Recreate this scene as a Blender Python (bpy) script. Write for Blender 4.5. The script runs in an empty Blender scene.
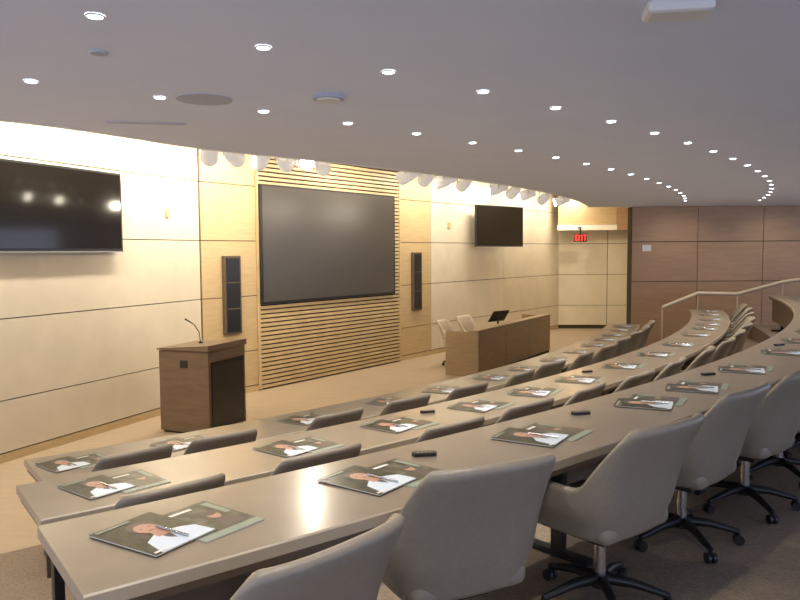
import bpy, bmesh, math, random
from mathutils import Vector, Matrix
random.seed(4)
S=bpy.context.scene
COL=S.collection
OX,OY=-15.97,22.35
def P(r,a):
    t=math.radians(a); return (OX+r*math.cos(t), OY+r*math.sin(t))
# ------------------------------------------------------------ materials
def mat(name,col,rough=.6,metal=0,col2=None,scale=8,stretch=None,bump=0,emit=None,es=0,coord='Object',spec=None,kind='noise',coat=0):
    m=bpy.data.materials.new(name); m.use_nodes=True
    nt=m.node_tree; b=nt.nodes['Principled BSDF']
    b.inputs['Base Color'].default_value=(*col,1); b.inputs['Roughness'].default_value=rough
    b.inputs['Metallic'].default_value=metal
    if spec is not None: b.inputs['Specular IOR Level'].default_value=spec
    if coat: b.inputs['Coat Weight'].default_value=coat; b.inputs['Coat Roughness'].default_value=.15
    if col2 or bump:
        tc=nt.nodes.new('ShaderNodeTexCoord'); mp=nt.nodes.new('ShaderNodeMapping')
        nt.links.new(tc.outputs[coord],mp.inputs[0])
        if stretch: mp.inputs['Scale'].default_value=stretch
        n=nt.nodes.new('ShaderNodeTexNoise'); n.inputs['Scale'].default_value=scale; n.inputs['Detail'].default_value=5
        nt.links.new(mp.outputs[0],n.inputs['Vector'])
        if col2:
            cr=nt.nodes.new('ShaderNodeValToRGB')
            cr.color_ramp.elements[0].position=.35; cr.color_ramp.elements[1].position=.65
            cr.color_ramp.elements[0].color=(*col,1); cr.color_ramp.elements[1].color=(*col2,1)
            nt.links.new(n.outputs['Fac'],cr.inputs[0]); nt.links.new(cr.outputs[0],b.inputs['Base Color'])
        if bump:
            bp=nt.nodes.new('ShaderNodeBump'); bp.inputs['Strength'].default_value=bump; bp.inputs['Distance'].default_value=.01
            nt.links.new(n.outputs['Fac'],bp.inputs['Height']); nt.links.new(bp.outputs[0],b.inputs['Normal'])
    if emit:
        b.inputs['Emission Color'].default_value=(*emit,1); b.inputs['Emission Strength'].default_value=es
    return m
M_ceil=mat('ceiling_paint',(.74,.80,.97),.85,col2=(.76,.82,.98),scale=2)
M_cove=mat('cove_paint',(.85,.8,.7),.8)
M_cream=mat('cream_wall_panel',(.68,.60,.46),.5,col2=(.64,.565,.43),scale=3,bump=.05)
M_bay=mat('maple_panel',(.56,.415,.225),.4,col2=(.50,.365,.19),scale=3,stretch=(1,1,12))
M_slat=mat('maple_slat',(.56,.415,.225),.45,col2=(.50,.365,.19),scale=4)
M_dark=mat('dark_backing',(.05,.035,.02),.8)
M_walnut=mat('brown_wood_panel',(.42,.265,.15),.4,col2=(.37,.23,.13),scale=2,stretch=(1,1,8))
M_lect=mat('lectern_wood',(.185,.12,.07),.4,col2=(.15,.098,.056),scale=3,stretch=(1,1,6))
M_desk=mat('desk_wood',(.32,.22,.12),.4,col2=(.27,.185,.10),scale=3,stretch=(1,1,6))
M_stage=mat('stage_floor_wood',(.43,.33,.225),.5,col2=(.39,.30,.205),scale=2,stretch=(1,6,1))
M_carpet=mat('carpet',(.30,.23,.16),.95,col2=(.22,.17,.12),scale=60,bump=.4)
M_top=mat('table_laminate',(.245,.20,.15),.28,col2=(.225,.182,.137),scale=6,coat=.3)
M_edge=mat('table_edge',(.42,.35,.26),.3)
M_under=mat('table_panel',(.16,.11,.07),.5)
M_black=mat('black_metal',(.012,.012,.013),.35)
M_plast=mat('black_plastic',(.02,.02,.022),.3)
M_chrome=mat('steel',(.6,.6,.6),.25,1)
M_leather=mat('taupe_leather',(.265,.228,.178),.38,col2=(.245,.21,.163),scale=40,bump=.12)
M_leather2=mat('sand_leather',(.50,.42,.31),.45,col2=(.46,.38,.28),scale=40,bump=.1)
M_tv=mat('tv_glass',(.012,.010,.009),.08)
M_screen=mat('projection_screen_cloth',(.068,.06,.052),.30,col2=(.062,.055,.048),scale=1)
M_spk=mat('speaker_cabinet',(.10,.07,.045),.5)
M_white=mat('white_plastic',(.75,.75,.75),.4)
M_head=mat('spot_housing_white_glow',(.85,.83,.78),.45,emit=(1,.95,.87),es=.25)  # weak emission stands in for cove light falling on the white housings
M_lamp=mat('lamp_glow',(1,1,1),.5,emit=(1,.95,.85),es=14)
M_spotglow=mat('spot_glow',(1,1,1),.5,emit=(1,.9,.7),es=25)
M_exit=mat('exit_red',(.8,.02,.02),.5,emit=(1,.03,.02),es=3)
M_rail=mat('rail_wood',(.6,.5,.38),.35)
M_grille=mat('grille',(.46,.48,.58),.7)
M_cover=mat('cover_print',(.008,.010,.006),.3,col2=(.05,.052,.028),scale=22)
M_cover2=mat('cover_print_green',(.018,.022,.014),.3,col2=(.13,.125,.09),scale=16)
M_paper=mat('paper',(.75,.75,.7),.4)
M_band=mat('print_band_green',(.24,.29,.23),.35)
M_skin=mat('print_skin',(.46,.26,.18),.35)
M_hair=mat('print_hair',(.10,.08,.07),.35)
M_coat=mat('print_coat',(.60,.68,.78),.35)
M_btn=mat('button_grey',(.3,.3,.3),.4)
# ------------------------------------------------------------ mesh builder
class MB:
    def __init__(s): s.v=[];s.f=[];s.m=[];s.mats=[];s.sm=[]
    def mi(s,m):
        if m not in s.mats: s.mats.append(m)
        return s.mats.index(m)
    def add(s,vs,fs,m,sm=False):
        o=len(s.v); s.v+= [tuple(v) for v in vs]; k=s.mi(m)
        for f in fs: s.f.append([i+o for i in f]); s.m.append(k); s.sm.append(sm)
    def prism(s,pts,z0,z1,m):
        n=len(pts)
        vs=[(x,y,z0) for x,y in pts]+[(x,y,z1) for x,y in pts]
        fs=[list(range(n))[::-1],list(range(n,2*n))]+[[i,(i+1)%n,n+(i+1)%n,n+i] for i in range(n)]
        s.add(vs,fs,m)
    def box(s,cx,cy,z0,z1,sx,sy,ang,m):
        c,q=math.cos(ang),math.sin(ang)
        pts=[(cx+c*x-q*y,cy+q*x+c*y) for x,y in((-sx/2,-sy/2),(sx/2,-sy/2),(sx/2,sy/2),(-sx/2,sy/2))]
        s.prism(pts,z0,z1,m)
    def arc(s,prof,a0,a1,n,m,msel=None):
        """sweep closed (r,z) profile between angles"""
        k=len(prof); o0=len(s.v)
        for i in range(n+1):
            a=a0+(a1-a0)*i/n
            for r,z in prof:
                x,y=P(r,a); s.v.append((x,y,z))
        for j in range(k):
            kk=s.mi(msel[j] if msel else m)
            for i in range(n):
                s.f.append([o0+i*k+j,o0+(i+1)*k+j,o0+(i+1)*k+(j+1)%k,o0+i*k+(j+1)%k]); s.m.append(kk); s.sm.append(False)
        kk=s.mi(msel[-1] if msel else m)
        s.f.append([o0+j for j in range(k)]); s.m.append(kk); s.sm.append(False)
        s.f.append([o0+n*k+j for j in range(k)][::-1]); s.m.append(kk); s.sm.append(False)
    def tube(s,pts,rad,m,n=10):
        pts=[Vector(p) for p in pts]; vs=[];N=len(pts)
        rads=rad if isinstance(rad,(list,tuple)) else [rad]*N
        for i,p in enumerate(pts):
            d=(pts[min(i+1,N-1)]-pts[max(i-1,0)]).normalized()
            u=d.orthogonal().normalized() if abs(d.z)>.99 else d.cross(Vector((0,0,1))).normalized()
            w=d.cross(u)
            for k in range(n):
                t=2*math.pi*k/n; vs.append(p+(u*math.cos(t)+w*math.sin(t))*rads[i])
        fs=[[i*n+k,i*n+(k+1)%n,(i+1)*n+(k+1)%n,(i+1)*n+k] for i in range(N-1) for k in range(n)]
        s.add(vs,fs,m,True)
        s.add(vs[:n],[list(range(n))[::-1]],m); s.add(vs[-n:],[list(range(n))],m)
    def cyl(s,x,y,z0,z1,r,m,n=20,r2=None):
        s.tube([(x,y,z0),(x,y,z1)],[r,r2 if r2 else r],m,n)
    def disc(s,x,y,z,r,m,n=20,ry=None,rot=0):
        ry=ry or r; c,q=math.cos(rot),math.sin(rot)
        s.add([(x+c*r*math.cos(t)-q*ry*math.sin(t),y+q*r*math.cos(t)+c*ry*math.sin(t),z) for t in [2*math.pi*k/n for k in range(n)]],[list(range(n))],m)
    def mesh(s,name):
        me=bpy.data.meshes.new(name); me.from_pydata(s.v,[],s.f)
        for m in s.mats: me.materials.append(m)
        for i,p in enumerate(me.polygons): p.material_index=s.m[i]; p.use_smooth=s.sm[i]
        me.update(); bm=bmesh.new(); bm.from_mesh(me); bmesh.ops.recalc_face_normals(bm,faces=bm.faces); bm.to_mesh(me); bm.free()
        return me
    def obj(s,name,parent=None,bevel=0):
        o=bpy.data.objects.new(name,s.mesh(name)); COL.objects.link(o)
        if parent: o.parent=parent
        if bevel:
            b=o.modifiers.new('b','BEVEL'); b.width=bevel; b.segments=2; b.limit_method='ANGLE'
        return o
def empty(name,loc=(0,0,0),rot=0):
    e=bpy.data.objects.new(name,None); COL.objects.link(e); e.location=loc; e.rotation_euler=(0,0,rot); return e
# ------------------------------------------------------------ room shell
C0=Vector((-3.25,11.77))
D1=Vector((-.386,-.9225)); N1=Vector((.9225,-.386))    # left wall, s grows toward viewer
D2=Vector((.6,.8)); N2=Vector((.8,-.6))
def wbox(b,D,N,s0,s1,o0,o1,z0,z1,m):
    p=[C0+D*s0+N*o0,C0+D*s1+N*o0,C0+D*s1+N*o1,C0+D*s0+N*o1]
    b.prism([tuple(q) for q in p],z0,z1,m)
SE=[.11,.725,1.68,2.63,3.575,4.2]
LW=11.5
w=MB(); wbox(w,D1,N1,-.05,LW,-.2,0,0,4.2,M_dark)
for i in range(5):
    s=.006
    for s1 in (4.2,8.0,LW):
        wbox(w,D1,N1,s,s1-.006,0,.03,SE[i]+.007,SE[i+1]-.007,M_cream); s=s1+.006
w.obj('wall_left')
b=MB(); wbox(b,D1,N1,0.05,LW,0.002,.035,0,.1,M_bay); b.obj('baseboard_left')
w=MB(); wbox(w,D2,N2,0,13.6,-.2,0,0,4.2,M_dark)
for i in range(5):
    for s0,s1,mm in((.04,1.2,M_bay),(5.37,6.58,M_bay),(6.6,10.1,M_cream),(10.11,13.6,M_cream)):
        wbox(w,D2,N2,s0,s1,0,.03,SE[i]+.007,SE[i+1]-.007,mm)
w.obj('wall_front')
b=MB()
wbox(b,D2,N2,.05,1.2,0.002,.035,0,.1,M_bay); wbox(b,D2,N2,5.37,13.6,0.002,.035,0,.1,M_bay); b.obj('baseboard_front')
b=MB(); wbox(b,D2,N2,1.21,5.36,.002,.02,.02,4.15,M_dark)
z=.03
while z<4.1:
    wbox(b,D2,N2,1.22,5.35,.02,.06,z,z+.052,M_slat); z+=.078
wbox(b,D2,N2,1.21,1.25,.02,.07,.02,4.15,M_slat); wbox(b,D2,N2,5.32,5.36,.02,.07,.02,4.15,M_slat)
b.obj('wood_slat_panel')
# exit recess wall + header
EC=C0+D2*13.6
w=MB(); w.prism([(EC.x,EC.y),(9.0,EC.y-.3),(9.0,EC.y),(EC.x,EC.y+.3)],0,4.2,M_dark)
for i in range(5):
    for x0,x1 in((EC.x+.02,6.4),(6.42,8.9)):
        w.prism([(x0,EC.y-.04-(x0-EC.x)*.075),(x1,EC.y-.04-(x1-EC.x)*.075),(x1,EC.y-(x1-EC.x)*.075+.02),(x0,EC.y-(x0-EC.x)*.075+.02)],SE[i]+.007,SE[i+1]-.007,M_cream)
w.obj('wall_exit')
h=MB(); h.prism([(4.75,21.9),(6.5,21.9),(6.5,22.3),(4.88,22.3)],3.20,4.19,M_bay); h.prism([(4.72,21.85),(6.5,21.85),(6.5,22.32),(4.88,22.32)],3.03,3.19,M_cove)
h.prism([(6.51,21.85),(7.1,21.85),(7.1,22.3),(6.51,22.3)],3.03,4.19,M_walnut)
h.obj('trim_header')
# brown end wall
w=MB(); w.prism([(5.15,16.2),(16,16.2),(16,16.5),(5.15,16.5)],0,3.379,M_dark)
xs=[5.15,6.6,8.05,9.5,10.95,12.4,14,16]
for i in range(len(xs)-1):
    for z0,z1 in((.05,1.72),(1.735,2.6),(2.615,3.372)):
        w.prism([(xs[i]+.006,16.16),(xs[i+1]-.006,16.16),(xs[i+1]-.006,16.2),(xs[i]+.006,16.2)],z0,z1,M_walnut)
w.obj('wall_end')
w=MB(); w.prism([(5.16,16.51),(5.36,16.51),(7.35,22.6),(7.15,22.6)],0,4.19,M_cream); w.obj('wall_return')
# floors
f=MB(); f.prism([(-9,0),(16,0),(16,23.5),(-9,23.5)],-.2,0,M_stage); f.obj('floor')
ZC,ZB,ZA=.172,.452,.742
f=MB()
f.arc([(21.35,0.002),(34,0.002),(34,ZC),(21.35,ZC)],-63,-14.5,70,M_carpet)
f.arc([(23.02,ZC),(34,ZC),(34,ZB),(23.02,ZB)],-63,-14.5,70,M_carpet)
f.arc([(24.58,ZB),(34,ZB),(34,ZA),(24.58,ZA)],-63,-14.5,70,M_carpet)
f.obj('floor_tiers')
# ceiling
def ER(a):
    t=max(0,min(1,(-a-47)/5.5)); return 21.1+.5*t*t*(3-2*t)
edge=[P(ER(a),a) for a in [-80+i*.7 for i in range(91)] if a<-17]+[(P(21.1,-16.98))]
inner=[P(ER(a)-.03,a) for a in [-80+i*.7 for i in range(91)] if a<-17]+[(P(21.07,-16.98))]
c=MB(); c.prism(edge+[(5.1,16.19),(5.1,16.52),(17,16.52),(17,-10),(-12,-10)],3.38,4.19,M_ceil)
c.prism(edge+inner[::-1],3.372,4.18,M_cove)
c.obj('ceiling')
c=MB(); c.prism([(-14,0),(17,0),(17,24),(-14,24)],4.2,4.35,M_cove); c.obj('ceiling_cove')
# ------------------------------------------------------------ tables
def table(name,r0,r1,z,a0,a1):
    e=empty(name)
    t=MB(); t.arc([(r0,z-.045),(r1,z-.045),(r1,z-.006),(r1-.006,z),(r0+.006,z),(r0,z-.006)],a0,a1,80,M_top,[M_under,M_edge,M_edge,M_top,M_edge,M_edge])
    t.obj('tabletop',e)
    t=MB(); t.arc([(r0+.02,z-.085),(r1-.03,z-.085),(r1-.03,z-.046),(r0+.02,z-.046)],a0+.04,a1-.04,80,M_under); t.obj('apron',e)
    t=MB(); t.arc([(r0+.06,z-.52),(r0+.08,z-.52),(r0+.08,z-.086),(r0+.06,z-.086)],a0+.3,a1-.3,80,M_under); t.obj('modesty_panel',e)
    t=MB(); fl=z-.74
    A=[a0+.35]+[a0+1.75+4.2*i for i in range(20) if a0+1.75+4.2*i<a1-1]+[a1-.35]
    for a in A:
        x,y=P((r0+r1)/2-.08,a); ra=math.radians(a)
        t.box(x,y,fl+.03,z-.085,.07,.05,ra,M_black); t.box(x,y,fl+.001,fl+.035,.40,.06,ra,M_black); t.box(x,y,z-.11,z-.086,.38,.05,ra,M_black)
    t.obj('legs',e)
table('conference_table',24.70,25.36,ZA+.74,-53.5,-17.2)
table('conference_table',23.15,23.79,ZB+.74,-53.1,-18.5)
table('conference_table',21.55,22.19,ZC+.74,-52.3,-19.8)
# ------------------------------------------------------------ chair
def smooth(x): x=max(0,min(1,x)); return x*x*(3-2*x)
def make_chair(name,ML,dz=0):
    N,Mv=45,10; vs=[]
    for i in range(N):
        p=-1+2*i/(N-1); ap=abs(p); sg=1 if p>=0 else -1
        if ap<.66:
            th=ap/.66*math.pi/2
            x=sg*.285*math.sin(th)**.8; y=-.04-.2*max(0,math.cos(th))**.45
            bk=1-smooth((th-1.12)/.42)
        else:
            th=9
            x=sg*.285; y=-.04+.27*(ap-.66)/.34; bk=0
        top=.635+.325*bk
        if ap<.5: top-=.008*(ap/.4)**2
        if ap>.9: top-=.05*((ap-.9)/.1)**2
        for j in range(Mv):
            s=j/(Mv-1); z=.40+s*(top-.40)
            hz=max(0,(z-.45)/.5)
            k=.84+.16*smooth((z-.40)/.16)
            xx=x*k*(1-.02*smooth((z-.70)/.25)); yy=y*k-.15*hz*hz*smooth(bk*1.2)-.02*hz
            vs.append((xx,yy,z))
    fs=[[i*Mv+j,(i+1)*Mv+j,(i+1)*Mv+j+1,i*Mv+j+1] for i in range(N-1) for j in range(Mv-1)]
    me=bpy.data.meshes.new('tmp'); me.from_pydata(vs,[],fs)
    o=bpy.data.objects.new('tmp',me); COL.objects.link(o)
    sd=o.modifiers.new('s','SOLIDIFY'); sd.thickness=.05; sd.offset=0
    ss=o.modifiers.new('u','SUBSURF'); ss.levels=1
    bm=bmesh.new(); bmesh.ops.create_cube(bm,size=1)
    for v in bm.verts: v.co=Vector((v.co.x*.50,v.co.y*.50+.03,v.co.z*.11+.445))
    bmesh.ops.bevel(bm,geom=bm.edges[:],offset=.045,segments=4,affect='EDGES',profile=.5)
    for v in bm.verts: 
        if v.co.z>.48: v.co.z+=.012*(1-(v.co.x/.25)**2)
    me2=bpy.data.meshes.new('tmp2'); bm.to_mesh(me2); bm.free()
    dg=bpy.context.evaluated_depsgraph_get(); shell=bpy.data.meshes.new_from_object(o.evaluated_get(dg))
    out=MB()
    for q in (shell,me2):
        out.add([v.co+Vector((0,0,dz)) for v in q.vertices],[list(p.vertices) for p in q.polygons],ML,True)
    bpy.data.objects.remove(o)
    out.box(0,.0,.34+dz,.395+dz,.26,.22,0,M_black)
    out.cyl(0,0,.12,.35+dz,.028,M_chrome,14); out.cyl(0,0,.085,.15,.045,M_black,14)
    out.tube([(.12,.02,.37+dz),(.30,.04,.36+dz)],.008,M_black,6)
    for k in range(5):
        t=2*math.pi*k/5+.3; c,s=math.cos(t),math.sin(t)
        out.tube([(0,0,.125),(.15*c,.15*s,.115),(.31*c,.31*s,.075)],[.03,.024,.016],M_black,8)
        out.cyl(.31*c,.31*s,.045,.08,.010,M_black,8)
        px,py=-s,c
        for w in(-1,1):
            q=Vector((.31*c+px*.016*w,.31*s+py*.016*w,.03)); dd=Vector((px,py,0))*.010
            out.tube([q-dd,q+dd],.029,M_plast,12)
    return out.mesh(name)
CH=make_chair('office_chair',M_leather); CHL=make_chair('office_chair_low',M_leather,-.055); CH2=make_chair('stage_chair',M_leather2)
def chair(x,y,z,facing,me=CH,name='office_chair'):
    o=bpy.data.objects.new(name,me); COL.objects.link(o); o.location=(x,y,z+.001); o.rotation_euler=(0,0,facing-math.pi/2); return o
A_ang=[-52.55,-50.4,-48.25,-46.0,-44.1,-42.2,-40.3,-38.4,-36.3,-34.1,-32,-29.8,-27.6,-25.4,-23.3,-21.2,-19.1]
B_ang=[-51.95,-49.85,-47.4,-45.4,-43.5,-41.4,-39.2,-36.7,-34.3,-31.8,-29.3,-26.8,-24.3,-21.8,-19.6]
C_ang=[-50.95,-49.1,-46.35,-44.1,-41.8,-39.2,-36.9,-34.4,-31.9,-29.5,-27,-24.6,-22.2]
off=[0.22,0,.08,.0,.05,.02,.05]
for i,a in enumerate(A_ang):
    x,y=P(25.33+(off[i] if i<7 else random.uniform(0,.1)),a); chair(x,y,ZA,math.radians(a+180)+([.2,-.24,-.06,.0][i] if i<4 else random.uniform(-.15,.15)))
for i,a in enumerate(B_ang):
    x,y=P(23.74+random.uniform(0,.05),a); chair(x,y,ZB,math.radians(a+180)+random.uniform(-.15,.15),CHL)
for a in C_ang:
    x,y=P(22.04+random.uniform(-.03,.05),a); chair(x,y,ZC,math.radians(a+180)+random.uniform(-.12,.12),CHL)
chair(1.22,15.45,0,math.radians(-25),CH2,'stage_chair'); chair(1.72,16.4,0,math.radians(-40),CH2,'stage_chair')
# ------------------------------------------------------------ brochures
def make_brochure():
    b=MB()
    def booklet(cx,cy,rot,z,main,portrait):
        c,s=math.cos(rot),math.sin(rot)
        K=1.18
        T=lambda x,y:(cx+K*(c*x-s*y),cy+K*(s*x+c*y))
        W,H=.108,.14
        b.prism([T(-W,-H),T(W,-H),T(W,H),T(-W,H)],z,z+.003,M_paper)
        zz=z+.0034
        b.add([(*T(*p),zz) for p in ((-W,-H),(W,-H),(W,H),(-W,H))],[[0,1,2,3]],main)
        def poly(pts,dz,m): b.add([(*T(*p),zz+dz) for p in pts],[list(range(len(pts)))],m)
        def ell(x,y,rx,ry,dz,m): X,Y=T(x,y); b.disc(X,Y,zz+dz,rx*K,m,20,ry*K,rot)
        if portrait:
            poly([(-.085,-.139),(.107,-.139),(.104,-.06),(.07,-.035),(.035,-.022),(-.015,-.022),(-.06,-.05)],.0004,M_coat)
            poly([(.0,-.07),(.012,-.09),(.03,-.024),(-.006,-.024)],.0006,M_hair)
            poly([(-.014,-.045),(.032,-.045),(.026,.01),(-.010,.01)],.0008,M_skin)
            ell(.008,.052,.043,.050,.0010,M_hair); ell(.008,.034,.033,.043,.0013,M_skin)
            ell(-.006,.042,.006,.003,.0016,M_hair); ell(.022,.042,.006,.003,.0016,M_hair); ell(.008,.014,.011,.003,.0016,M_hair)
            poly([(-.1,-.13),(-.05,-.13),(-.05,-.12),(-.1,-.12)],.0016,M_paper)
            poly([(-.095,.118),(.02,.118),(.02,.13),(-.095,.13)],.0016,M_band)
        else:
            poly([(-W,-H),(W,-H),(W,-H+.035),(-W,-H+.035)],.0004,M_band)
            poly([(.0,-.1),(.09,-.1),(.085,-.045),(.06,-.02),(.02,-.02)],.0006,M_hair)
            ell(.04,.010,.020,.027,.0008,M_skin); ell(.04,.028,.021,.014,.0011,M_hair)
            poly([(.08,.0),(.1,.0),(.1,.12),(.075,.12)],.0006,M_band)
            poly([(-.09,.1),(.03,.1),(.03,.115),(-.09,.115)],.0006,M_paper)
    booklet(.115,.0,.24,0.0,M_cover2,False)
    booklet(-.075,.0,.34,.0045,M_cover,True)
    b.tube([(-.0,-.12,.0145),(-.05,.03,.0145)],.0045,M_chrome,8)
    return b.mesh('brochure')
BR=make_brochure()
def brochure(r,a,z,jit):
    x,y=P(r,a); o=bpy.data.objects.new('brochure',BR); COL.objects.link(o); o.location=(x,y,z+.001)
    o.rotation_euler=(0,0,math.radians(a+90)+jit)
bA=[-52.65,-50.6,-48.2,-45.6,-44,-41.7,-38.9,-36.6,-34.4,-32.1,-29.8,-27.5,-25.2,-22.9,-20.6]
bB=[-52.1,-49.3,-47.2,-45.0,-43.1,-41.1,-38.6,-36,-33.4,-30.3,-28,-26.2,-24,-21.5,-19.6]
bC=[-51.6,-49.4,-46.3,-43.5,-41.3,-38.7,-36.6,-34.1,-31.7,-29.4,-27.3,-25.4,-23.2,-21.2]
for a in bA: brochure(25.03,a,ZA+.74,random.uniform(-.08,.05))
for a in bB: brochure(23.47,a,ZB+.74,random.uniform(-.15,.05))
for a in bC: brochure(21.88,a,ZC+.74,random.uniform(-.15,.05))
k=MB(); k.prism([(-.05,-.022),(.05,-.022),(.06,0),(.05,.022),(-.05,.022),(-.06,0)],0,.016,M_plast)
for i in range(4): k.disc(-.03+.02*i,0,.0165,.006,M_btn,10)
KM=k.mesh('remote_control')
for r,a,z in((24.9,-49.78,ZA),(24.9,-46.9,ZA),(24.9,-42.7,ZA),(24.9,-37.7,ZA),(23.33,-46.1,ZB),(23.33,-40,ZB)):
    x,y=P(r,a); o=bpy.data.objects.new('remote_control',KM); COL.objects.link(o); o.location=(x,y,z+.741); o.rotation_euler=(0,0,math.radians(a+60))
# ------------------------------------------------------------ screen, tvs, speakers
e=empty('projection_screen')
b=MB(); wbox(b,D2,N2,1.24,5.1,.072,.11,1.52,3.62,M_black); b.obj('screen_frame',e)
b=MB(); wbox(b,D2,N2,1.29,5.06,.111,.116,1.56,3.59,M_screen); b.obj('screen_surface',e)
def tv(name,p0,p1,z0,z1,arm=None):
    e=empty(name); p0=Vector(p0);p1=Vector(p1); d=(p1-p0).normalized(); n=Vector((d.y,-d.x))
    def bx(b,s0,s1,o0,o1,za,zb,m):
        b.prism([tuple(p0+d*s0+n*o0),tuple(p0+d*s1+n*o0),tuple(p0+d*s1+n*o1),tuple(p0+d*s0+n*o1)],za,zb,m)
    L=(p1-p0).length
    b=MB(); bx(b,0,L,-.06,0,z0,z1,M_plast); b.obj('bezel',e,.006)
    b=MB(); bx(b,.03,L-.03,.001,.004,z0+.05,z1-.03,M_tv); b.obj('glass',e)
    b=MB(); bx(b,.0,L,.0015,.006,z0,z0+.012,M_btn); b.obj('lower_strip',e)
    b=MB(); bx(b,L*.35,L*.65,-.10,-.061,z0+.3,z1-.3,M_black)
    if arm: b.tube([(*(p0+d*L/2-n*.08),(z0+z1)/2),(*arm,(z0+z1)/2)],.03,M_black)
    b.obj('wall_mount',e)
q1=C0+D1*1.80+N1*.15; q0=C0+D1*3.90+N1*.15
tv('wall_television',q0,q1,2.45,3.52)
wm=C0+D2*9.6+N2*.035
tv('wall_television',(1.9,18.1),(3.28,19.4),2.53,3.58,tuple(wm))
def speaker(s0,s1,z0,z1):
    e=empty('column_loudspeaker')
    b=MB(); wbox(b,D2,N2,s0,s1,.031,.10,z0,z1,M_spk); b.obj('cabinet',e,.008)
    w_=s1-s0
    b=MB(); wbox(b,D2,N2,s0+w_*.12,s1-w_*.12,.101,.112,z0+.04,z1-.04,M_black)
    for zz in (z0+.42,z0+.86): wbox(b,D2,N2,s0+w_*.12,s1-w_*.12,.112,.118,zz,zz+.02,M_spk)
    b.obj('grille',e)
speaker(.44,.80,1.06,2.38); speaker(5.80,6.13,1.10,2.41)
b=MB(); wbox(b,D1,N1,.72,.80,.03,.06,2.98,3.1,M_bay); b.obj('wall_thermostat')
b=MB(); wbox(b,D2,N2,7.3,7.4,.03,.06,2.98,3.12,M_bay); b.obj('wall_thermostat')
b=MB(); b.prism([(5.36,16.13),(5.56,16.13),(5.56,16.16),(5.36,16.16)],2.40,2.54,M_white); b.obj('wall_thermostat')
# exit sign
e=empty('exit_sign')
EX,EY,EZ=5.16,21.60,2.68
b=MB(); b.prism([(EX,EY),(EX+.38,EY),(EX+.38,EY+.04),(EX,EY+.04)],EZ,EZ+.24,M_plast)
b.prism([(EX+.17,EY+.01),(EX+.21,EY+.01),(EX+.21,EY+.03),(EX+.17,EY+.03)],EZ+.24,3.1,M_plast)
b.prism([(EX+.17,EY+.01),(EX+.21,EY+.01),(EX+.21,EY+.24),(EX+.17,EY+.24)],3.08,3.12,M_plast); b.obj('housing',e)
yl=EY-.003
def quad(b,pts): b.add([(x,yl,z) for x,z in pts],[[0,1,2,3]],M_exit)
b=MB(); LE=[(0,0,.3,1),(.3,0,1,.18),(.3,.41,.85,.59),(.3,.82,1,1)]; LI=[(.35,0,.65,1)]; LT=[(.35,0,.65,.85),(0,.82,1,1)]
for i,L in enumerate((LE,None,LI,LT)):
    x0=EX+.03+i*.085; z0=EZ+.035; w_=.07; h_=.17
    if L:
        for u0,v0,u1,v1 in L: quad(b,[(x0+u0*w_,z0+v0*h_),(x0+u1*w_,z0+v0*h_),(x0+u1*w_,z0+v1*h_),(x0+u0*w_,z0+v1*h_)])
    else:
        quad(b,[(x0,z0),(x0+.018,z0),(x0+.065,z0+h_),(x0+.047,z0+h_)]); quad(b,[(x0+.047,z0),(x0+.065,z0),(x0+.018,z0+h_),(x0,z0+h_)])
b.obj('letters',e)
# ------------------------------------------------------------ lectern
LP=Vector((-2.53,9.5)); LD=Vector((-.928,.371)); LN=Vector((.371,.928))
e=empty('lectern')
def lb(b,u0,u1,v0,v1,z0,z1,m):
    pts=[LP+LD*u0+LN*v0,LP+LD*u1+LN*v0,LP+LD*u1+LN*v1,LP+LD*u0+LN*v1]
    b.prism([tuple(p) for p in pts],z0,z1,m)
b=MB(); lb(b,0,.8,0,.85,.03,1.12,M_lect); lb(b,.03,.77,.03,.82,0,.03,M_dark); b.obj('body',e)
b=MB(); pts=[LP+LD*-.02+LN*-.02,LP+LD*.82+LN*-.02,LP+LD*.82+LN*.87,LP+LD*-.02+LN*.87]
b.add([(*p,1.13) for p in pts]+[(*p,z) for p,z in zip(pts,[1.21,1.15,1.15,1.21])],[[3,2,1,0],[4,5,6,7],[0,1,5,4],[1,2,6,5],[2,3,7,6],[3,0,4,7]],M_lect); b.obj('sloped_top',e)
b=MB(); lb(b,-.012,-.001,.06,.80,.06,.98,M_tv); b.obj('rack_door',e)
b=MB(); lb(b,.33,.45,-.008,-.001,.90,1.0,M_plast); b.obj('connector_plate',e)
b=MB(); p=LP+LD*.45+LN*.45
b.tube([(p.x,p.y,1.16),(p.x-.02,p.y,1.33),(p.x-.08,p.y-.02,1.44),(p.x-.2,p.y-.04,1.52)],[.008,.007,.007,.012],M_black,8); b.cyl(p.x,p.y,1.17,1.20,.03,M_black)
b.obj('gooseneck_microphone',e)
# ------------------------------------------------------------ presenter desk
DP=Vector((1.49,13.83)); DD=Vector((.512,.859)); DN=Vector((-.859,.512))
e=empty('presenter_desk')
def db(b,u0,u1,v0,v1,z0,z1,m):
    pts=[DP+DD*u0+DN*v0,DP+DD*u1+DN*v0,DP+DD*u1+DN*v1,DP+DD*u0+DN*v1]
    b.prism([tuple(p) for p in pts],z0,z1,m)
b=MB()
for i in range(3): db(b,i*1.367+.004,(i+1)*1.367-.004,0,.03,.06,.88,M_desk)
db(b,.02,4.08,.01,.05,0,.06,M_dark); b.obj('front_panel',e)
b=MB(); db(b,0,.04,.031,.7,0,.88,M_desk); db(b,4.06,4.1,.031,.7,0,.88,M_desk); b.obj('end_panels',e)
b=MB(); db(b,-.01,4.11,-.01,.2,.881,.91,M_desk); b.obj('ledge',e)
b=MB(); db(b,.041,4.059,.051,.75,.71,.74,M_desk); b.obj('worktop',e)
e=empty('computer_monitor')
mp=DP+DD*2.0+DN*.45
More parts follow.
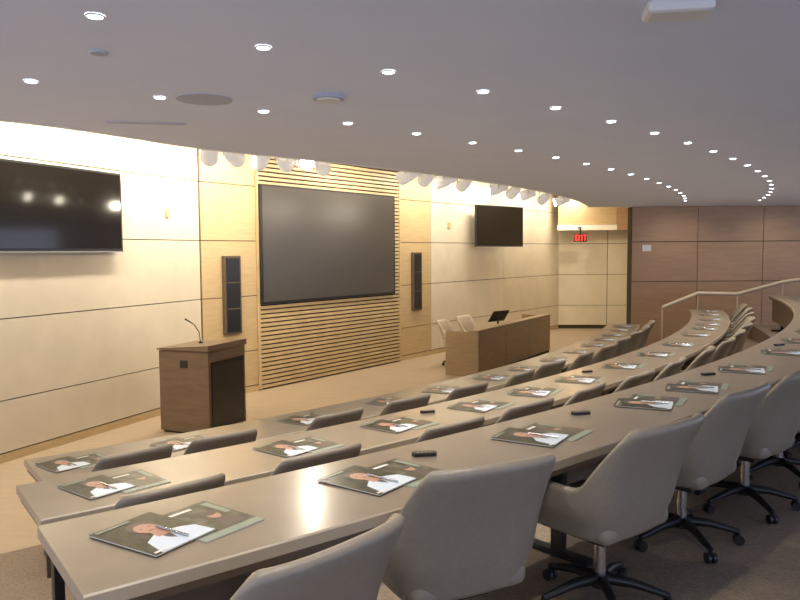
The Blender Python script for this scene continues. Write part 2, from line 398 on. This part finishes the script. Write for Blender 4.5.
b=MB(); b.box(mp.x,mp.y,.741,.76,.22,.18,math.atan2(DD.y,DD.x),M_plast); b.cyl(mp.x,mp.y,.76,.93,.02,M_plast); b.obj('stand',e)
b=MB(); dd=Vector((.75,.66)).normalized(); nn=Vector((dd.y,-dd.x))
vs=[]
for o_ in(0,.03):
    for s_,z_ in((-.25,.90),(.25,.90),(.25,1.14),(-.25,1.14)):
        q=mp+dd*s_+nn*(o_-(1.0-z_)*.7); vs.append((q.x,q.y,z_))
b.add(vs,[[0,1,2,3],[7,6,5,4],[0,4,5,1],[1,5,6,2],[2,6,7,3],[3,7,4,0]],M_plast); b.obj('panel',e)
# ------------------------------------------------------------ handrail
e=empty('handrail'); b=MB()
rail=[(5.6,15.5,1.20),(6.35,15.5,1.50),(7.2,15.5,1.48),(8.0,15.2,1.74),(8.7,14.6,1.9),(9.3,13.6,1.95)]
b.tube(rail,.04,M_rail,10); b.obj('rail',e)
b=MB()
for x,y,z in rail: b.cyl(x,y,.2,z,.015,M_rail,8)
b.obj('posts',e)
# ------------------------------------------------------------ ceiling fixtures
al=[-52.65+1.78*i for i in range(19)]; be=[-52.7+1.75*i for i in range(20)]; ga_fill=[-58+1.9*i for i in range(20)]  # third, outer row is unseen, added to light the near chairs
b=MB()
def dl(r,a):
    x,y=P(r,a); n=20
    ring=[(x+rr*math.cos(2*math.pi*k/n),y+rr*math.sin(2*math.pi*k/n),z) for rr,z in((.038,3.379),(.038,3.374),(.031,3.372)) for k in range(n)]
    b.add(ring,[[j*n+k,j*n+(k+1)%n,(j+1)*n+(k+1)%n,(j+1)*n+k] for j in range(2) for k in range(n)],M_white,True)
    b.disc(x,y,3.3745,.031,M_lamp)
def spot(x,y,z,tx,ty,tz,en,ang,col,blend=.6,rad=.04,name='spot_lamp'):
    L=bpy.data.lights.new(name,'SPOT'); L.energy=en; L.spot_size=math.radians(ang); L.spot_blend=blend; L.color=col; L.shadow_soft_size=rad
    o=bpy.data.objects.new(name,L); COL.objects.link(o); o.location=(x,y,z)
    o.rotation_euler=(Vector((tx,ty,tz))-Vector((x,y,z))).to_track_quat('-Z','Y').to_euler(); return o
for r,L in((23.0,al),(24.36,be),(25.9,ga_fill)):
    for i,a in enumerate(L):
        x,y=P(r,a)
        if r>25 and -50<a<-32: continue
        dl(r,a)
        if y<16: spot(x,y,3.36,x,y,0,52,115,(1,.91,.79),1,.045,'end_wall_fill_lamp')
b.obj('recessed_downlights')
b=MB(); b.cyl(-.425,4.49,3.355,3.38,.095,M_grille,28); b.cyl(-.425,4.49,3.345,3.356,.07,M_white,28); b.obj('ceiling_speaker')
b=MB(); b.cyl(-1.2,4.57,3.374,3.38,.17,M_grille,32); b.obj('ceiling_speaker')
b=MB(); b.box(-1.83,5.36,3.372,3.38,.55,.06,.2,M_grille); b.obj('ceiling_air_diffuser')
b=MB(); b.cyl(-1.41,3.5,3.37,3.38,.04,M_grille,20); b.obj('smoke_detector')
b=MB(); b.box(1.08,2.88,3.33,3.38,.25,.16,-.15,M_white); o=b.obj('ceiling_wireless_access_point',None,.02)
# track spots
heads=[(-46.4,20.3),(-45.6,20.3),(-44.6,20.3),(-43.7,20.3),(-42.9,20.3),(-42.1,20.3),(-37.5,20.3),(-36.3,20.3),(-34.9,20.3),(-33.3,20.3),(-29.8,20.3),(-27.6,20.3),(-25.4,20.3),(-22.5,20.4),(-20,20.6)]
side=[-3.5,3.2,-3,2.6,0,3.0,-3.2,2.8,-2.6,3.2,-3,2.8,-3,2.5,-2.5]
e=empty('track_lighting')
b=MB(); b.arc([(20.28,3.76),(20.32,3.76),(20.32,3.79),(20.28,3.79)],-48,-18,40,M_white)
for a in range(-47,-18,3):
    x,y=P(20.3,a); b.cyl(x,y,3.79,4.19,.01,M_white,8)
b.obj('track',e)
b=MB(); g=MB()
for i,(a,r) in enumerate(heads):
    x,y=P(r,a); c=Vector((x,y,3.47))
    s0=max(.3,(Vector((x,y))-C0).dot(D2)); s=C0+D2*max(.2,s0+side[i])
    t=Vector((s.x,s.y,2.3)) if i!=4 else Vector((x+2.2,y-6.0,2.5))
    d=(t-c).normalized()
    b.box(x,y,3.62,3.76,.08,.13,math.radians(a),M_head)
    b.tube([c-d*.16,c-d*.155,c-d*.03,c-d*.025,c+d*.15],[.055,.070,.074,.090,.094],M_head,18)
    for sd in (-1,1):
        q=Vector((-d.y,d.x,0)).normalized()*.11*sd
        b.tube([c+q,c+q+Vector((0,0,.1)),c+Vector((0,0,.16))],.010,M_white,6)
    g.tube([c+d*.135,c+d*.154],[.08,.08],M_spotglow,16)
    spot(*(c+d*.18),*t,50,78,(1,.87,.69),.8,.05,'track_spot_lamp')
b.obj('heads',e); g.obj('lenses',e)
def area(x,y,z,tx,ty,tz,sx,sy,en,col,name):
    L=bpy.data.lights.new(name,'AREA'); L.shape='RECTANGLE'; L.size=sx; L.size_y=sy; L.energy=en; L.color=col
    o=bpy.data.objects.new(name,L); COL.objects.link(o); o.location=(x,y,z)
    o.rotation_euler=(Vector((tx,ty,tz))-Vector((x,y,z))).to_track_quat('-Z','Y').to_euler(); return o
for s in (1.2,3.4,5.6,7.8):
    p=C0+D1*s+N1*.8; t=C0+D1*s; area(p.x,p.y,4.1,t.x,t.y,2.6,1.6,.12,64,(1,.91,.76),'cove_wash_lamp')
for s in (.6,3.3,6.0,8.4,10.8,13):
    p=C0+D2*s+N2*.9; t=C0+D2*s; area(p.x,p.y,4.1,t.x,t.y,2.4,1.6,.12,50,(1,.89,.72),'cove_wash_lamp')
spot(5.6,19.5,4.1,5.7,22.3,2.6,90,90,(1,.87,.66),.8,.1,'end_wall_fill_lamp')
for x in (6.2,8.2,10.4):  # added fill without fixtures, brightens the brown end wall
    spot(x,14.6,3.36,x,16.2,1.6,55,95,(1,.87,.70),.9,.05,'end_wall_fill_lamp')
# ------------------------------------------------------------ world, camera
W=bpy.data.worlds.new('World'); S.world=W; W.use_nodes=True
W.node_tree.nodes['Background'].inputs[0].default_value=(.68,.76,1,1); W.node_tree.nodes['Background'].inputs[1].default_value=2.1
pi_,ro=math.radians(3.815),math.radians(-.392)
R0=Vector((1,0,0)); U0=Vector((0,math.sin(pi_),math.cos(pi_))); F=Vector((0,math.cos(pi_),-math.sin(pi_)))
Rr=R0*math.cos(ro)+U0*math.sin(ro); Uu=-R0*math.sin(ro)+U0*math.cos(ro)
M=Matrix((Rr,Uu,-F)).transposed().to_4x4(); M.translation=Vector((0,0,2.432))
cam=bpy.data.cameras.new('camera'); co=bpy.data.objects.new('camera',cam); COL.objects.link(co); co.matrix_world=M
cam.sensor_width=36; cam.lens=728/800*36; cam.clip_start=.05
S.camera=co
S.view_settings.view_transform='Standard'
